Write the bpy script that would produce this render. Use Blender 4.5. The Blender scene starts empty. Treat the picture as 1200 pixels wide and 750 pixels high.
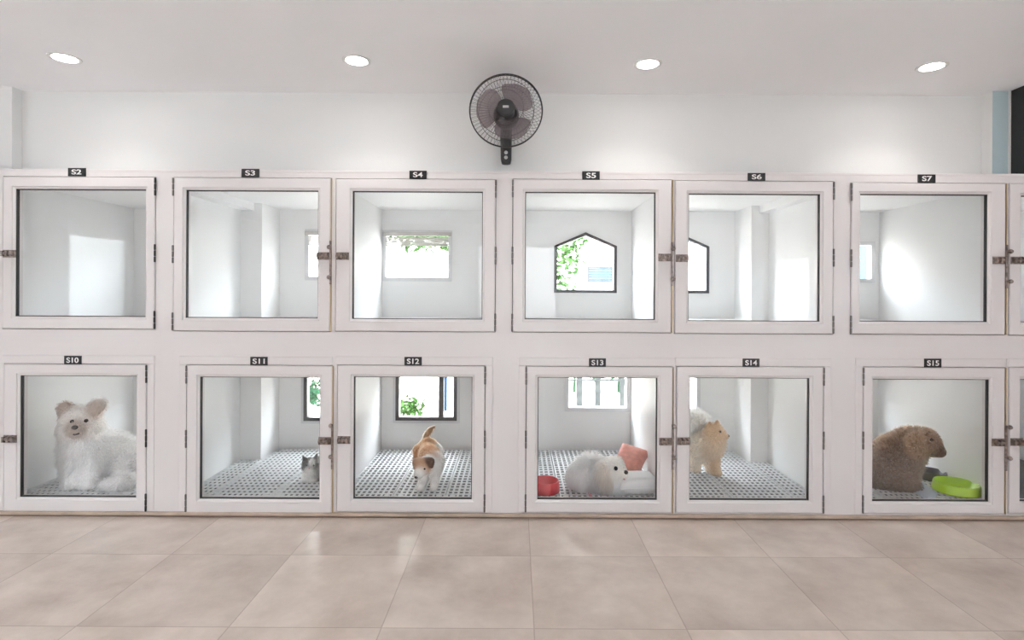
import bpy, bmesh, math, random
import numpy as np
from mathutils import Vector, Matrix
random.seed(7); RNG = np.random.default_rng(11)
C = bpy.context.scene
COL = C.collection
PI = math.pi
F, CX, CY, ROLL, CAMZ = 650.0, 606.0, 343.0, 0.0050, 1.32
YF = 3.25                                   # plane of the door fronts

def P(px, py, Y):
    """a point of the place, seen along a measured line of sight, at depth Y"""
    u, v = px - CX, py - CY
    a, b = u + ROLL * v, v - ROLL * u
    return Vector((a * Y / F, Y, CAMZ - b * Y / F))
def floor_pt(px, py, z):
    u, v = px - CX, py - CY
    a, b = u + ROLL * v, v - ROLL * u
    Y = (CAMZ - z) * F / b
    return Vector((a * Y / F, Y, z))

# ------------------------------------------------------------------ materials
def new_mat(name):
    m = bpy.data.materials.new(name); m.use_nodes = True
    nt = m.node_tree
    return m, nt, nt.nodes['Principled BSDF']
def pmat(name, col, rough=.5, metal=0.0, noise=0.0, scale=6.0, bump=0.0, bscale=40.0, coat=0.0, sheen=0.0, spec=.5):
    m, nt, b = new_mat(name)
    b.inputs['Base Color'].default_value = (*col, 1)
    b.inputs['Roughness'].default_value = rough
    b.inputs['Metallic'].default_value = metal
    b.inputs['Specular IOR Level'].default_value = spec
    b.inputs['Coat Weight'].default_value = coat
    b.inputs['Sheen Weight'].default_value = sheen
    tc = nt.nodes.new('ShaderNodeTexCoord')
    if noise > 0:
        n = nt.nodes.new('ShaderNodeTexNoise'); n.inputs['Scale'].default_value = scale
        n.inputs['Detail'].default_value = 5
        r = nt.nodes.new('ShaderNodeValToRGB')
        r.color_ramp.elements[0].position = .3; r.color_ramp.elements[1].position = .7
        r.color_ramp.elements[0].color = (*[max(0, c * (1 - noise)) for c in col], 1)
        r.color_ramp.elements[1].color = (*[min(1, c * (1 + noise)) for c in col], 1)
        nt.links.new(tc.outputs['Object'], n.inputs['Vector'])
        nt.links.new(n.outputs['Fac'], r.inputs['Fac'])
        nt.links.new(r.outputs['Color'], b.inputs['Base Color'])
    if bump > 0:
        n = nt.nodes.new('ShaderNodeTexNoise'); n.inputs['Scale'].default_value = bscale
        bp = nt.nodes.new('ShaderNodeBump'); bp.inputs['Strength'].default_value = bump
        bp.inputs['Distance'].default_value = .01
        nt.links.new(tc.outputs['Object'], n.inputs['Vector'])
        nt.links.new(n.outputs['Fac'], bp.inputs['Height'])
        nt.links.new(bp.outputs['Normal'], b.inputs['Normal'])
    return m
def glass_mat(name, tint=(1, 1, 1), boost=1.0):
    m = bpy.data.materials.new(name); m.use_nodes = True
    nt = m.node_tree; nt.nodes.clear()
    out = nt.nodes.new('ShaderNodeOutputMaterial'); mx = nt.nodes.new('ShaderNodeMixShader')
    tr = nt.nodes.new('ShaderNodeBsdfTransparent'); tr.inputs['Color'].default_value = (*tint, 1)
    gl = nt.nodes.new('ShaderNodeBsdfGlossy'); gl.inputs['Roughness'].default_value = .03
    fr = nt.nodes.new('ShaderNodeFresnel'); ge = nt.nodes.new('ShaderNodeNewGeometry'); mr = nt.nodes.new('ShaderNodeMapRange')
    mr.inputs['To Min'].default_value = 1.45; mr.inputs['To Max'].default_value = 1 / 1.45   # thin pane: same reflection from both sides
    nt.links.new(ge.outputs['Backfacing'], mr.inputs['Value']); nt.links.new(mr.outputs[0], fr.inputs['IOR'])
    nt.links.new(fr.outputs[0], mx.inputs[0]); nt.links.new(tr.outputs[0], mx.inputs[1])
    nt.links.new(gl.outputs[0], mx.inputs[2]); nt.links.new(mx.outputs[0], out.inputs[0])
    return m
def emit_mat(name, col, s):
    m = bpy.data.materials.new(name); m.use_nodes = True
    nt = m.node_tree; nt.nodes.clear()
    out = nt.nodes.new('ShaderNodeOutputMaterial'); e = nt.nodes.new('ShaderNodeEmission')
    e.inputs['Color'].default_value = (*col, 1); e.inputs['Strength'].default_value = s
    nt.links.new(e.outputs[0], out.inputs[0]); return m
def fur_mat(name, rough=.85):
    m, nt, b = new_mat(name)
    a = nt.nodes.new('ShaderNodeAttribute'); a.attribute_name = 'coat'
    nt.links.new(a.outputs['Color'], b.inputs['Base Color'])
    b.inputs['Roughness'].default_value = rough
    b.inputs['Specular IOR Level'].default_value = .15
    if name == 'coat_fur':
        h = nt.nodes.new('ShaderNodeBsdfHairPrincipled'); h.model = 'CHIANG'; h.parametrization = 'COLOR'
        h.inputs['Roughness'].default_value = .55; h.inputs['Radial Roughness'].default_value = .75
        nt.links.new(a.outputs['Color'], h.inputs['Color']); nt.links.new(h.outputs[0], nt.nodes['Material Output'].inputs[0])
    return m
def tile_mat():
    m, nt, b = new_mat('floor_tiles')
    L = nt.links.new; N = nt.nodes.new
    tc = N('ShaderNodeTexCoord')
    mp = N('ShaderNodeMapping'); mp.inputs['Location'].default_value = (-.073, -2.78, 0)
    L(tc.outputs['Object'], mp.inputs['Vector'])
    sep = N('ShaderNodeSeparateXYZ'); L(mp.outputs[0], sep.inputs[0])
    masks, cells = [], []
    for ax in (0, 1):
        d = N('ShaderNodeMath'); d.operation = 'DIVIDE'; d.inputs[1].default_value = .6
        L(sep.outputs[ax], d.inputs[0])
        fl = N('ShaderNodeMath'); fl.operation = 'FLOOR'; L(d.outputs[0], fl.inputs[0]); cells.append(fl)
        fr = N('ShaderNodeMath'); fr.operation = 'SUBTRACT'; L(d.outputs[0], fr.inputs[0]); L(fl.outputs[0], fr.inputs[1])
        c = N('ShaderNodeMath'); c.operation = 'SUBTRACT'; c.inputs[1].default_value = .5; L(fr.outputs[0], c.inputs[0])
        ab = N('ShaderNodeMath'); ab.operation = 'ABSOLUTE'; L(c.outputs[0], ab.inputs[0])
        g = N('ShaderNodeMath'); g.operation = 'GREATER_THAN'; g.inputs[1].default_value = .4958; L(ab.outputs[0], g.inputs[0])
        masks.append(g)
    gm = N('ShaderNodeMath'); gm.operation = 'MAXIMUM'; L(masks[0].outputs[0], gm.inputs[0]); L(masks[1].outputs[0], gm.inputs[1])
    cv = N('ShaderNodeCombineXYZ'); L(cells[0].outputs[0], cv.inputs[0]); L(cells[1].outputs[0], cv.inputs[1])
    wn = N('ShaderNodeTexWhiteNoise'); wn.noise_dimensions = '3D'; L(cv.outputs[0], wn.inputs['Vector'])
    off = N('ShaderNodeVectorMath'); off.operation = 'MULTIPLY_ADD'
    off.inputs[1].default_value = (5, 5, 5); L(wn.outputs['Color'], off.inputs[0]); L(mp.outputs[0], off.inputs[2])
    n1 = N('ShaderNodeTexNoise'); n1.inputs['Scale'].default_value = 2.4; n1.inputs['Detail'].default_value = 9; n1.inputs['Roughness'].default_value = .62
    n1.inputs['Distortion'].default_value = .1
    L(off.outputs[0], n1.inputs['Vector'])
    r = N('ShaderNodeValToRGB'); r.color_ramp.elements[0].position = .3; r.color_ramp.elements[1].position = .72
    r.color_ramp.elements[0].color = (.52, .43, .37, 1); r.color_ramp.elements[1].color = (.80, .70, .625, 1)
    L(n1.outputs['Fac'], r.inputs['Fac'])
    hs = N('ShaderNodeHueSaturation'); L(r.outputs['Color'], hs.inputs['Color'])
    mr = N('ShaderNodeMapRange'); mr.inputs['To Min'].default_value = .95; mr.inputs['To Max'].default_value = 1.05
    L(wn.outputs['Value'], mr.inputs['Value']); L(mr.outputs[0], hs.inputs['Value'])
    mix = N('ShaderNodeMix'); mix.data_type = 'RGBA'; mix.inputs['B'].default_value = (.26, .20, .165, 1)
    mf = N('ShaderNodeMath'); mf.operation = 'MULTIPLY'; mf.inputs[1].default_value = .38; L(gm.outputs[0], mf.inputs[0])
    L(mf.outputs[0], mix.inputs['Factor']); L(hs.outputs[0], mix.inputs['A'])
    L(mix.outputs['Result'], b.inputs['Base Color'])
    b.inputs['Roughness'].default_value = .27
    rr = N('ShaderNodeMapRange'); rr.inputs['To Min'].default_value = .18; rr.inputs['To Max'].default_value = .30
    L(n1.outputs['Fac'], rr.inputs['Value']); L(rr.outputs[0], b.inputs['Roughness'])
    return m

M = dict(
    frame=pmat('white_frame_vinyl', (.80, .762, .758), .32, noise=.012, scale=3, coat=.1),
    face=pmat('white_panel_gloss', (.80, .762, .758), .34, noise=.012, scale=2, coat=.08),
    lining=pmat('kennel_lining_white', (.905, .90, .892), .45, noise=.012, scale=2),
    wall=pmat('white_wall_paint', (.80, .80, .79), .6, noise=.01, scale=2, bump=.05, bscale=90),
    ceil=pmat('ceiling_paint', (.91, .905, .92), .7, noise=.01, scale=2),
    warmwall=pmat('warm_bounce_wall_paint', (.84, .80, .80), .7),  # unseen room walls, tinted so their bounced light turns warmer
    bluewall=pmat('pale_blue_pier_front', (.50, .62, .66), .6),
    floor=tile_mat(),
    plinth=pmat('dark_brown_plinth', (.20, .14, .105), .5, noise=.2, scale=9),
    sill=pmat('brown_stone_sill', (.50, .40, .32), .45, noise=.18, scale=9),
    gasket=pmat('dark_rubber_gasket', (.03, .028, .028), .6),
    hinge=pmat('grey_hinge_metal', (.20, .185, .18), .35, .8),
    latch=pmat('dark_latch_metal', (.30, .245, .22), .28, .9, noise=.5, scale=60),
    brass=pmat('brass_strip', (.50, .38, .22), .35, .8),
    plate=pmat('black_plate_plastic', (.012, .012, .013), .35),
    letter=pmat('white_lettering', (.88, .88, .86), .5),
    glass=glass_mat('clear_glass'),
    mat=pmat('white_grid_plastic', (.74, .75, .76), .45, noise=.03, scale=14),
    tray=pmat('dark_drain_tray', (.055, .06, .065), .6),
    darkframe=pmat('dark_aluminium', (.075, .072, .075), .4, .3),
    whiteframe=pmat('white_window_frame', (.74, .74, .745), .35),
    blind=pmat('pale_blind_fabric', (.58, .55, .52), .8),
    fan=pmat('fan_black_plastic', (.022, .021, .021), .38),
    wire=pmat('fan_wire', (.035, .032, .032), .35, .4),
    chrome=pmat('light_grey_badge', (.55, .55, .55), .3, .6),
    dark=pmat('black_board', (.012, .012, .011), .45),
    ring=pmat('downlight_trim', (.72, .71, .70), .35),
    lens=emit_mat('downlight_lens', (1, .98, .95), 26),
    red=pmat('red_plastic', (.56, .03, .045), .35, coat=.3),
    lime=pmat('lime_plastic', (.47, .72, .035), .32, coat=.3),
    plum=pmat('dark_plum_plastic', (.075, .055, .075), .4),
    pad=pmat('pale_blue_pad', (.66, .72, .82), .85, bump=.4, bscale=60),
    white_fabric=pmat('white_fabric', (.86, .86, .86), .9, sheen=.3, bump=.25, bscale=120),
    coral=pmat('coral_fabric', (.56, .22, .17), .9, noise=.2, scale=30, sheen=.3, bump=.3, bscale=140),
    pink=pmat('pink_webbing', (.72, .28, .36), .7, noise=.25, scale=120),
    fur=fur_mat('coat_fur'), skin=fur_mat('coat_skin'),
    eye=pmat('dark_eye', (.012, .008, .006), .08),
    nose=pmat('dark_nose', (.022, .016, .016), .35),
    tongue=pmat('pink_tongue', (.62, .22, .24), .5),
    leaf=pmat('green_leaf', (.026, .062, .016), .9, spec=0, noise=.4, scale=9),
    leaf2=pmat('dark_leaf', (.018, .048, .026), .9, spec=0, noise=.4, scale=9),
    bark=pmat('bark', (.20, .15, .11), .9, noise=.3, scale=14, bump=.5, bscale=20),
    outwall=pmat('outside_white_render', (.82, .78, .73), .9, noise=.03, scale=1),
    outground=pmat('outside_paving', (.58, .53, .48), .9, noise=.1, scale=2),
    bluewin=pmat('blue_grey_panel', (.042, .060, .074), .9, spec=0),
    bluepost=pmat('blue_painted_steel', (.010, .022, .045), .9, spec=0),
    timber=pmat('grey_timber', (.040, .044, .044), .9, spec=0, noise=.2, scale=10),
)
def blade_material():
    m, nt, b = new_mat('smoky_blade_plastic')
    b.inputs['Base Color'].default_value = (.27, .235, .245, 1); b.inputs['Roughness'].default_value = .25
    tr = nt.nodes.new('ShaderNodeBsdfTransparent'); tr.inputs['Color'].default_value = (.86, .80, .82, 1)
    mx = nt.nodes.new('ShaderNodeMixShader'); mx.inputs[0].default_value = .36
    nt.links.new(tr.outputs[0], mx.inputs[1]); nt.links.new(b.outputs[0], mx.inputs[2])
    nt.links.new(mx.outputs[0], nt.nodes['Material Output'].inputs[0]); return m
M['blade'] = blade_material()

# ------------------------------------------------------------------ mesh helpers
class MB:
    def __init__(s): s.v = []; s.f = []
    def add(s, vs, fs):
        o = len(s.v); s.v += [tuple(v) for v in vs]; s.f += [tuple(i + o for i in f) for f in fs]; return s
    def box(s, x0, y0, z0, x1, y1, z1):
        v = [(x, y, z) for x in (x0, x1) for y in (y0, y1) for z in (z0, z1)]
        return s.add(v, [(0, 1, 3, 2), (4, 6, 7, 5), (0, 4, 5, 1), (2, 3, 7, 6), (0, 2, 6, 4), (1, 5, 7, 3)])
    def bbox(s, x0, y0, z0, x1, y1, z1, b=.003):
        """box with a chamfered front (-Y) face"""
        r0 = [(x0, z0), (x1, z0), (x1, z1), (x0, z1)]
        r1 = [(x0 + b, z0 + b), (x1 - b, z0 + b), (x1 - b, z1 - b), (x0 + b, z1 - b)]
        v = [(x, y1, z) for x, z in r0] + [(x, y0 + b, z) for x, z in r0] + [(x, y0, z) for x, z in r1]
        f = [(3, 2, 1, 0), (8, 9, 10, 11)]
        for k in range(4):
            j = (k + 1) % 4
            f += [(k, j, 4 + j, 4 + k), (4 + k, 4 + j, 8 + j, 8 + k)]
        return s.add(v, f)
    def loops(s, loops, closed=False):
        n = len(loops[0]); v = [p for l in loops for p in l]; f = []
        m = len(loops)
        for a in range(m if closed else m - 1):
            b = (a + 1) % m
            for k in range(n):
                j = (k + 1) % n
                f.append((a * n + k, a * n + j, b * n + j, b * n + k))
        return s.add(v, f)
    def tube(s, pts, r, n=8, caps=True, closed=False):
        pts = [Vector(p) for p in pts]; m = len(pts)
        rs = r if isinstance(r, (list, tuple)) else [r] * m
        up = Vector((0, 0, 1)); loops = []
        pn = None
        for i, p in enumerate(pts):
            a = pts[(i - 1) % m] if (closed or i > 0) else p
            b = pts[(i + 1) % m] if (closed or i < m - 1) else p
            t = (b - a).normalized()
            if pn is None:
                pn = t.cross(up)
                if pn.length < 1e-3: pn = t.cross(Vector((1, 0, 0)))
            else:
                pn = pn - t * pn.dot(t)
            pn.normalize(); q = t.cross(pn)
            loops.append([p + (pn * math.cos(2 * PI * k / n) + q * math.sin(2 * PI * k / n)) * rs[i] for k in range(n)])
        o = len(s.v); s.loops(loops, closed)
        if caps and not closed:
            s.f.append(tuple(o + k for k in range(n))[::-1]); s.f.append(tuple(o + (m - 1) * n + k for k in range(n)))
        return s
    def lathe(s, prof, c, n=32, axis='z', cap=True):
        """prof = [(r, h)], turned about an axis through c"""
        c = Vector(c); loops = []
        for r, h in prof:
            l = []
            for k in range(n):
                a = 2 * PI * k / n
                d = Vector((r * math.cos(a), r * math.sin(a), h)) if axis == 'z' else Vector((r * math.cos(a), -h, r * math.sin(a)))
                if axis == 'x': d = Vector((h, r * math.cos(a), r * math.sin(a)))
                l.append(c + d)
            loops.append(l)
        o = len(s.v); s.loops(loops)
        if cap:
            s.f.append(tuple(o + k for k in range(n))[::-1]); s.f.append(tuple(o + (len(prof) - 1) * n + k for k in range(n)))
        return s
    def build(s, name, mat, parent=None, smooth=False, kind=None):
        me = bpy.data.meshes.new(name)
        o = bpy.data.objects.new(name, me); COL.objects.link(o)
        off = Vector((0, 0, 0))
        if parent is not None:
            o.parent = parent; off = world_loc(parent)
        elif kind is None and s.v:
            a = np.array([tuple(v) for v in s.v]); off = Vector(((a[:, 0].min() + a[:, 0].max()) / 2, (a[:, 1].min() + a[:, 1].max()) / 2, a[:, 2].min()))
            o.location = off
        me.from_pydata([Vector(v) - off for v in s.v], [], s.f)
        bm = bmesh.new(); bm.from_mesh(me); bmesh.ops.recalc_face_normals(bm, faces=bm.faces[:]); bm.to_mesh(me); bm.free()
        if mat: me.materials.append(mat)
        if smooth:
            me.polygons.foreach_set('use_smooth', [True] * len(me.polygons))
            try: me.set_sharp_from_angle(angle=math.radians(40))
            except Exception: pass
        if kind: o['kind'] = kind
        return o
def world_loc(o):
    l = Vector((0, 0, 0))
    while o is not None: l = l + o.location; o = o.parent
    return l
def thing(name, label, cat, loc, group=None):
    o = bpy.data.objects.new(name, None); o.empty_display_size = .05; COL.objects.link(o); o.location = loc
    return tag(o, label, cat, group)
def tag(o, label, cat, group=None, kind=None):
    o['label'] = label; o['category'] = cat
    if group: o['group'] = group
    if kind: o['kind'] = kind
    return o
def rect(r, Y): x0, z0, x1, z1 = r; return [(x0, Y, z0), (x1, Y, z0), (x1, Y, z1), (x0, Y, z1)]
def grow(r, d): return (r[0] - d, r[1] - d, r[2] + d, r[3] + d)

# ------------------------------------------------------------------ room shell
ZC = 2.56; YW = 3.45; ZT = 2.03; ZM = 1.012; ZB = .026; YB = 4.38
RX0, RX1, RY0 = -4.6, 4.6, -3.4
MB().box(RX0 - .1, RY0 - .1, -.12, RX1 + .1, 3.4, 0).build('floor', M['floor'], kind='structure')
MB().box(RX0 - .1, RY0 - .1, ZC, RX1 + .1, YW + .15, ZC + .12).build('ceiling', M['ceil'], kind='structure')
MB().box(-3.15, YW, ZT, 3.1, YW + .12, ZC).build('wall_back', M['wall'], kind='structure')
xp = P(14, 150, 3.38).x
MB().box(RX0, 3.38, ZT, xp, YW + .12, ZC).build('wall_back_left_pier', M['wall'], kind='structure')
xq0, xq1 = P(1163, 150, 3.37).x, P(1181.5, 150, 3.37).x
pier = MB().box(xq0, 3.37, ZT, xq1, YW + .12, ZC).build('wall_back_right_pier', M['wall'], kind='structure')
pier.data.materials.append(M['bluewall'])
for p in pier.data.polygons:
    if p.normal.y < -.9: p.material_index = 1  # front face bluer than the sides
xd = P(1183.5, 150, 3.37).x
MB().box(xq1, 3.362, ZT, xd, YW + .12, ZC).build('trim_1', M['wall'], kind='structure')
MB().box(xd, YF + .012, ZT, RX1, 3.50, ZC - .001).build('wall_right_dark_board', M['dark'], kind='structure')
def rect_yz(r, X): y0, z0, y1, z1 = r; return [(X, y0, z0), (X, y1, z0), (X, y1, z1), (X, y0, z1)]
SIDE = [('left', RX0, RX0 - .12, [(-2.2, -.4), (-.4, YW)], [(-1.25, 1.15, -.65, 2.3), (-.05, .9, .85, 1.95)]),
        ('right', RX1, RX1 + .12, [(-3.3, -2.0), (-2.0, YW)], [(-3.1, .9, -2.2, 1.95), (-1.75, 1.0, -.9, 1.95)])]
wn_ = 1
for nm_, xi, xo, spans, ops in SIDE:
    m_ = MB(); m_.box(min(xi, xo), RY0 - .1, 0, max(xi, xo), spans[0][0], ZC)
    for (a, b), op in zip(spans, ops):
        o = (a, 0, b, ZC); m_.loops([rect_yz(o, xi), rect_yz(op, xi), rect_yz(op, xo), rect_yz(o, xo)], closed=True)
    m_.build('wall_' + nm_, M['warmwall'], kind='structure')
    for op in ops:
        g = grow(op, -.05); xa_, xb_ = xi + (xo - xi) * .35, xi + (xo - xi) * .75
        MB().loops([rect_yz(op, xa_), rect_yz(g, xa_), rect_yz(g, xb_), rect_yz(op, xb_)], closed=True).build('window_%d' % wn_, M['whiteframe'], kind='structure'); wn_ += 1
# street side of the room, behind the viewer: glazed openings in a white wall
wb = MB()
opens = [(-.75, .02, .75, 2.2)]
segs = [(RX0 - .1, RX1 + .1)]
for op, (a, b) in zip(opens, segs):
    o = (a, 0, b, ZC)
    wb.loops([rect(o, RY0), rect(op, RY0), rect(op, RY0 - .15), rect(o, RY0 - .15)], closed=True)
wb.build('wall_front', M['warmwall'], kind='structure')
for i, op in enumerate(opens):
    w = MB(); g = grow(op, -.06)
    w.loops([rect(op, RY0 - .03), rect(g, RY0 - .03), rect(g, RY0 - .1), rect(op, RY0 - .1)], closed=True)
    xm = (op[0] + op[2]) / 2; w.box(xm - .03, RY0 - .09, g[1], xm + .03, RY0 - .04, g[3])
    w.build('door_1', M['darkframe'], kind='structure')
# kennel deck (top ledge) and stone plinth
tag(MB().bbox(RX0, YF + .006, ZT - .012, RX1, YW + .02, ZT + .003, .002).build('ledge_board', M['face']),
    'long white glossy ledge board running along the top of all the kennels', 'ledge')
MB().bbox(RX0, YF - .020, .012, RX1, YF + .10, ZB, .003).build('trim_2', M['sill'], kind='structure')
MB().box(RX0, YF - .010, 0, RX1, YF + .10, .012).build('baseboard_back', M['plinth'], kind='structure')

# ------------------------------------------------------------------ kennels
def S(X): return X
GAP = .0042
D_IN = .025
KEN = {
 # name: (door px rect, glass px rect, hinge side)
 'S1': ((-180, 206.5, -5.5, 384.6), (-160, 221, -18, 370), 'L'),
 'S2': ((3, 207.3, 181, 385.3), (20.5, 222, 169.5, 371), 'R'),
 'S3': ((203, 208.5, 387, 388), (219.3, 223.4, 372, 372.7), 'L'),
 'S4': ((393.4, 210, 580.3, 388.3), (413.7, 224.6, 565.4, 374), 'R'),
 'S5': ((601, 210.5, 787, 389.4), (615.2, 225.5, 767.4, 374.4), 'L'),
 'S6': ((791.3, 212.3, 976.5, 391), (807.3, 227.5, 959.5, 376.5), 'R'),
 'S7': ((998, 214.6, 1178.5, 391.8), (1009, 228, 1155, 377), 'L'),
 'S8': ((1183.5, 215.4, 1360, 393), (1198, 230, 1345, 378), 'R'),
 'S9': ((-166, 427, -5.5, 599), (-150, 440, -20, 581.5), 'L'),
 'S10': ((4, 427, 170.7, 599.4), (25.8, 440.5, 158.4, 581.8), 'R'),
 'S11': ((218.4, 428.5, 389, 601), (235.5, 442, 374, 584), 'L'),
 'S12': ((395, 428.7, 567.7, 600.3), (415, 441.7, 553, 584), 'R'),
 'S13': ((616.7, 430, 788, 601), (630, 442.5, 769.5, 584.7), 'L'),
 'S14': ((793, 430.2, 964.8, 601.5), (808.7, 443, 947, 585.4), 'R'),
 'S15': ((1012, 430.8, 1177.7, 602.3), (1023.7, 444.6, 1156.6, 586.8), 'L'),
 'S16': ((1183, 431.2, 1350, 602.6), (1197, 444.8, 1334, 587), 'R'),
}
# unit boundaries along X and the clear inside walls
BND = [-4.06, -3.042, -2.075, -1.0785, -.078, .918, 1.905, 2.878, 3.92]
CLR = [(-4.04, -3.055), (-3.029, -2.10), (-2.03, -1.095), (-1.066, -.10), (-.06, .902), (.934, 1.845), (1.95, 2.856), (2.90, 3.90)]
ZCEIL_U, ZFLO_U, ZCEIL_L, ZFLO_L = 1.968, 1.122, .892, .052
YIN = 3.312
def px_rect(r, Y=YF):
    x0, y0, x1, y1 = r
    a, b = P(x0, (y0 + y1) / 2, Y).x, P(x1, (y0 + y1) / 2, Y).x
    t, d = P((x0 + x1) / 2, y0, Y).z, P((x0 + x1) / 2, y1, Y).z
    return (a, d, b, t)
def lip_rect(g):
    """clear opening of the sash at its front: the far jambs are seen at the glass, the near ones at the lip"""
    a, d, b, t = px_rect(g)
    k = (YF + D_IN) / YF
    if a < 0: a *= k
    if b > 0: b *= k
    d = CAMZ + (d - CAMZ) * (k if d < CAMZ else 1)
    t = CAMZ + (t - CAMZ) * (k if t > CAMZ else 1)
    return (a, d, b, t)

WIN = {  # kennel windows: outer edge of the frame seen at YB, kind
 'S1': None,
 'S2': ((215, 272, 262, 320), 'white'),
 'S3': ((358, 269, 444, 328.5), 'white'),
 'S4': ((448.5, 270, 530, 329.5), 'white'),
 'S5': ((649.5, 272.5, 722.5, 343), 'house'),
 'S6': ((757, 273, 830.5, 343.5), 'house'),
 'S7': ((962, 283, 1024.5, 331), 'white'),
 'S8': ((1031, 281, 1108, 333), 'white'),
 'S9': None,
 'S10': ((196, 446, 285, 490), 'white'),  # added out of view, enlarged to brighten this kennel
 'S11': ((356.5, 430, 430, 493), 'dark'),
 'S12': ((464, 430, 535.5, 492.5), 'dark'),
 'S13': ((662, 430, 739, 482), 'white'),
 'S14': ((743, 431, 820, 482.5), 'white'),
 'S15': ((912, 446, 996, 490), 'white'),  # unseen window, put in and widened for more light inside
 'S16': ((1040, 445, 1110, 490), 'white'),
}
DESC = {
 'S1': 'white kennel at the end of the upper row, beyond the one numbered S2',
 'S2': 'upper white kennel marked S2, empty, above the sitting white dog',
 'S3': 'upper white kennel marked S3, empty with a corner column inside',
 'S4': 'upper white kennel marked S4, with bright rectangular window and blind',
 'S5': 'upper white kennel marked S5, with whole dark-framed house-shaped window',
 'S6': 'upper white kennel marked S6, half a house-shaped window at its side',
 'S7': 'upper white kennel marked S7, empty, above the brown dog',
 'S8': 'upper white kennel past S7, cut off by the edge of the photo',
 'S9': 'lower white kennel at the row end, beyond the one numbered S10',
 'S10': 'lower white kennel marked S10, holding a sitting fluffy white dog',
 'S11': 'lower white kennel marked S11, holding a grey and white kitten',
 'S12': 'lower white kennel marked S12, holding a ginger and white puppy',
 'S13': 'lower white kennel marked S13, with long-haired white dog and cushions',
 'S14': 'lower white kennel marked S14, holding a standing cream dog',
 'S15': 'lower white kennel marked S15, with brown dog and lime bowl',
 'S16': 'lower white kennel past S15, cut off by the edge of the photo',
}
PLATE = {'S2': (79.5, 100, 196.8, 206.3), 'S3': (283, 303.5, 197.8, 207.6), 'S4': (479.7, 499.8, 200, 209.6), 'S5': (682.5, 702.8, 200.6, 210.6),
         'S6': (876.5, 897, 202.6, 211.8), 'S7': (1076, 1096.5, 204.4, 214.2), 'S10': (75.2, 95.4, 417, 427), 'S11': (293.3, 313.5, 418.2, 428.2),
         'S12': (474, 494.2, 418.3, 428.4), 'S13': (690.3, 710, 419.9, 429.8), 'S14': (870.3, 890, 420.2, 430), 'S15': (1083.2, 1103.2, 420.3, 430.6)}

def text_mesh(txt, w, h, cx, cz, Y):
    cu = bpy.data.curves.new('number_curve', 'FONT'); cu.body = txt; cu.size = 1; cu.extrude = .012; cu.offset = .018
    to = bpy.data.objects.new('number_tmp', cu); COL.objects.link(to)
    bpy.context.view_layer.update()
    me = to.evaluated_get(bpy.context.evaluated_depsgraph_get()).to_mesh()
    vs = np.array([v.co[:] for v in me.vertices]); fs = [tuple(p.vertices) for p in me.polygons]
    to.to_mesh_clear(); bpy.data.objects.remove(to); bpy.data.curves.remove(cu)
    mn, mx = vs.min(0), vs.max(0)
    vs = (vs - (mn + mx) / 2) / (mx - mn)
    mb = MB(); mb.add([(cx + v[0] * w, Y - v[2] * .0016, cz + v[1] * h) for v in vs], fs)
    return mb

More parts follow.
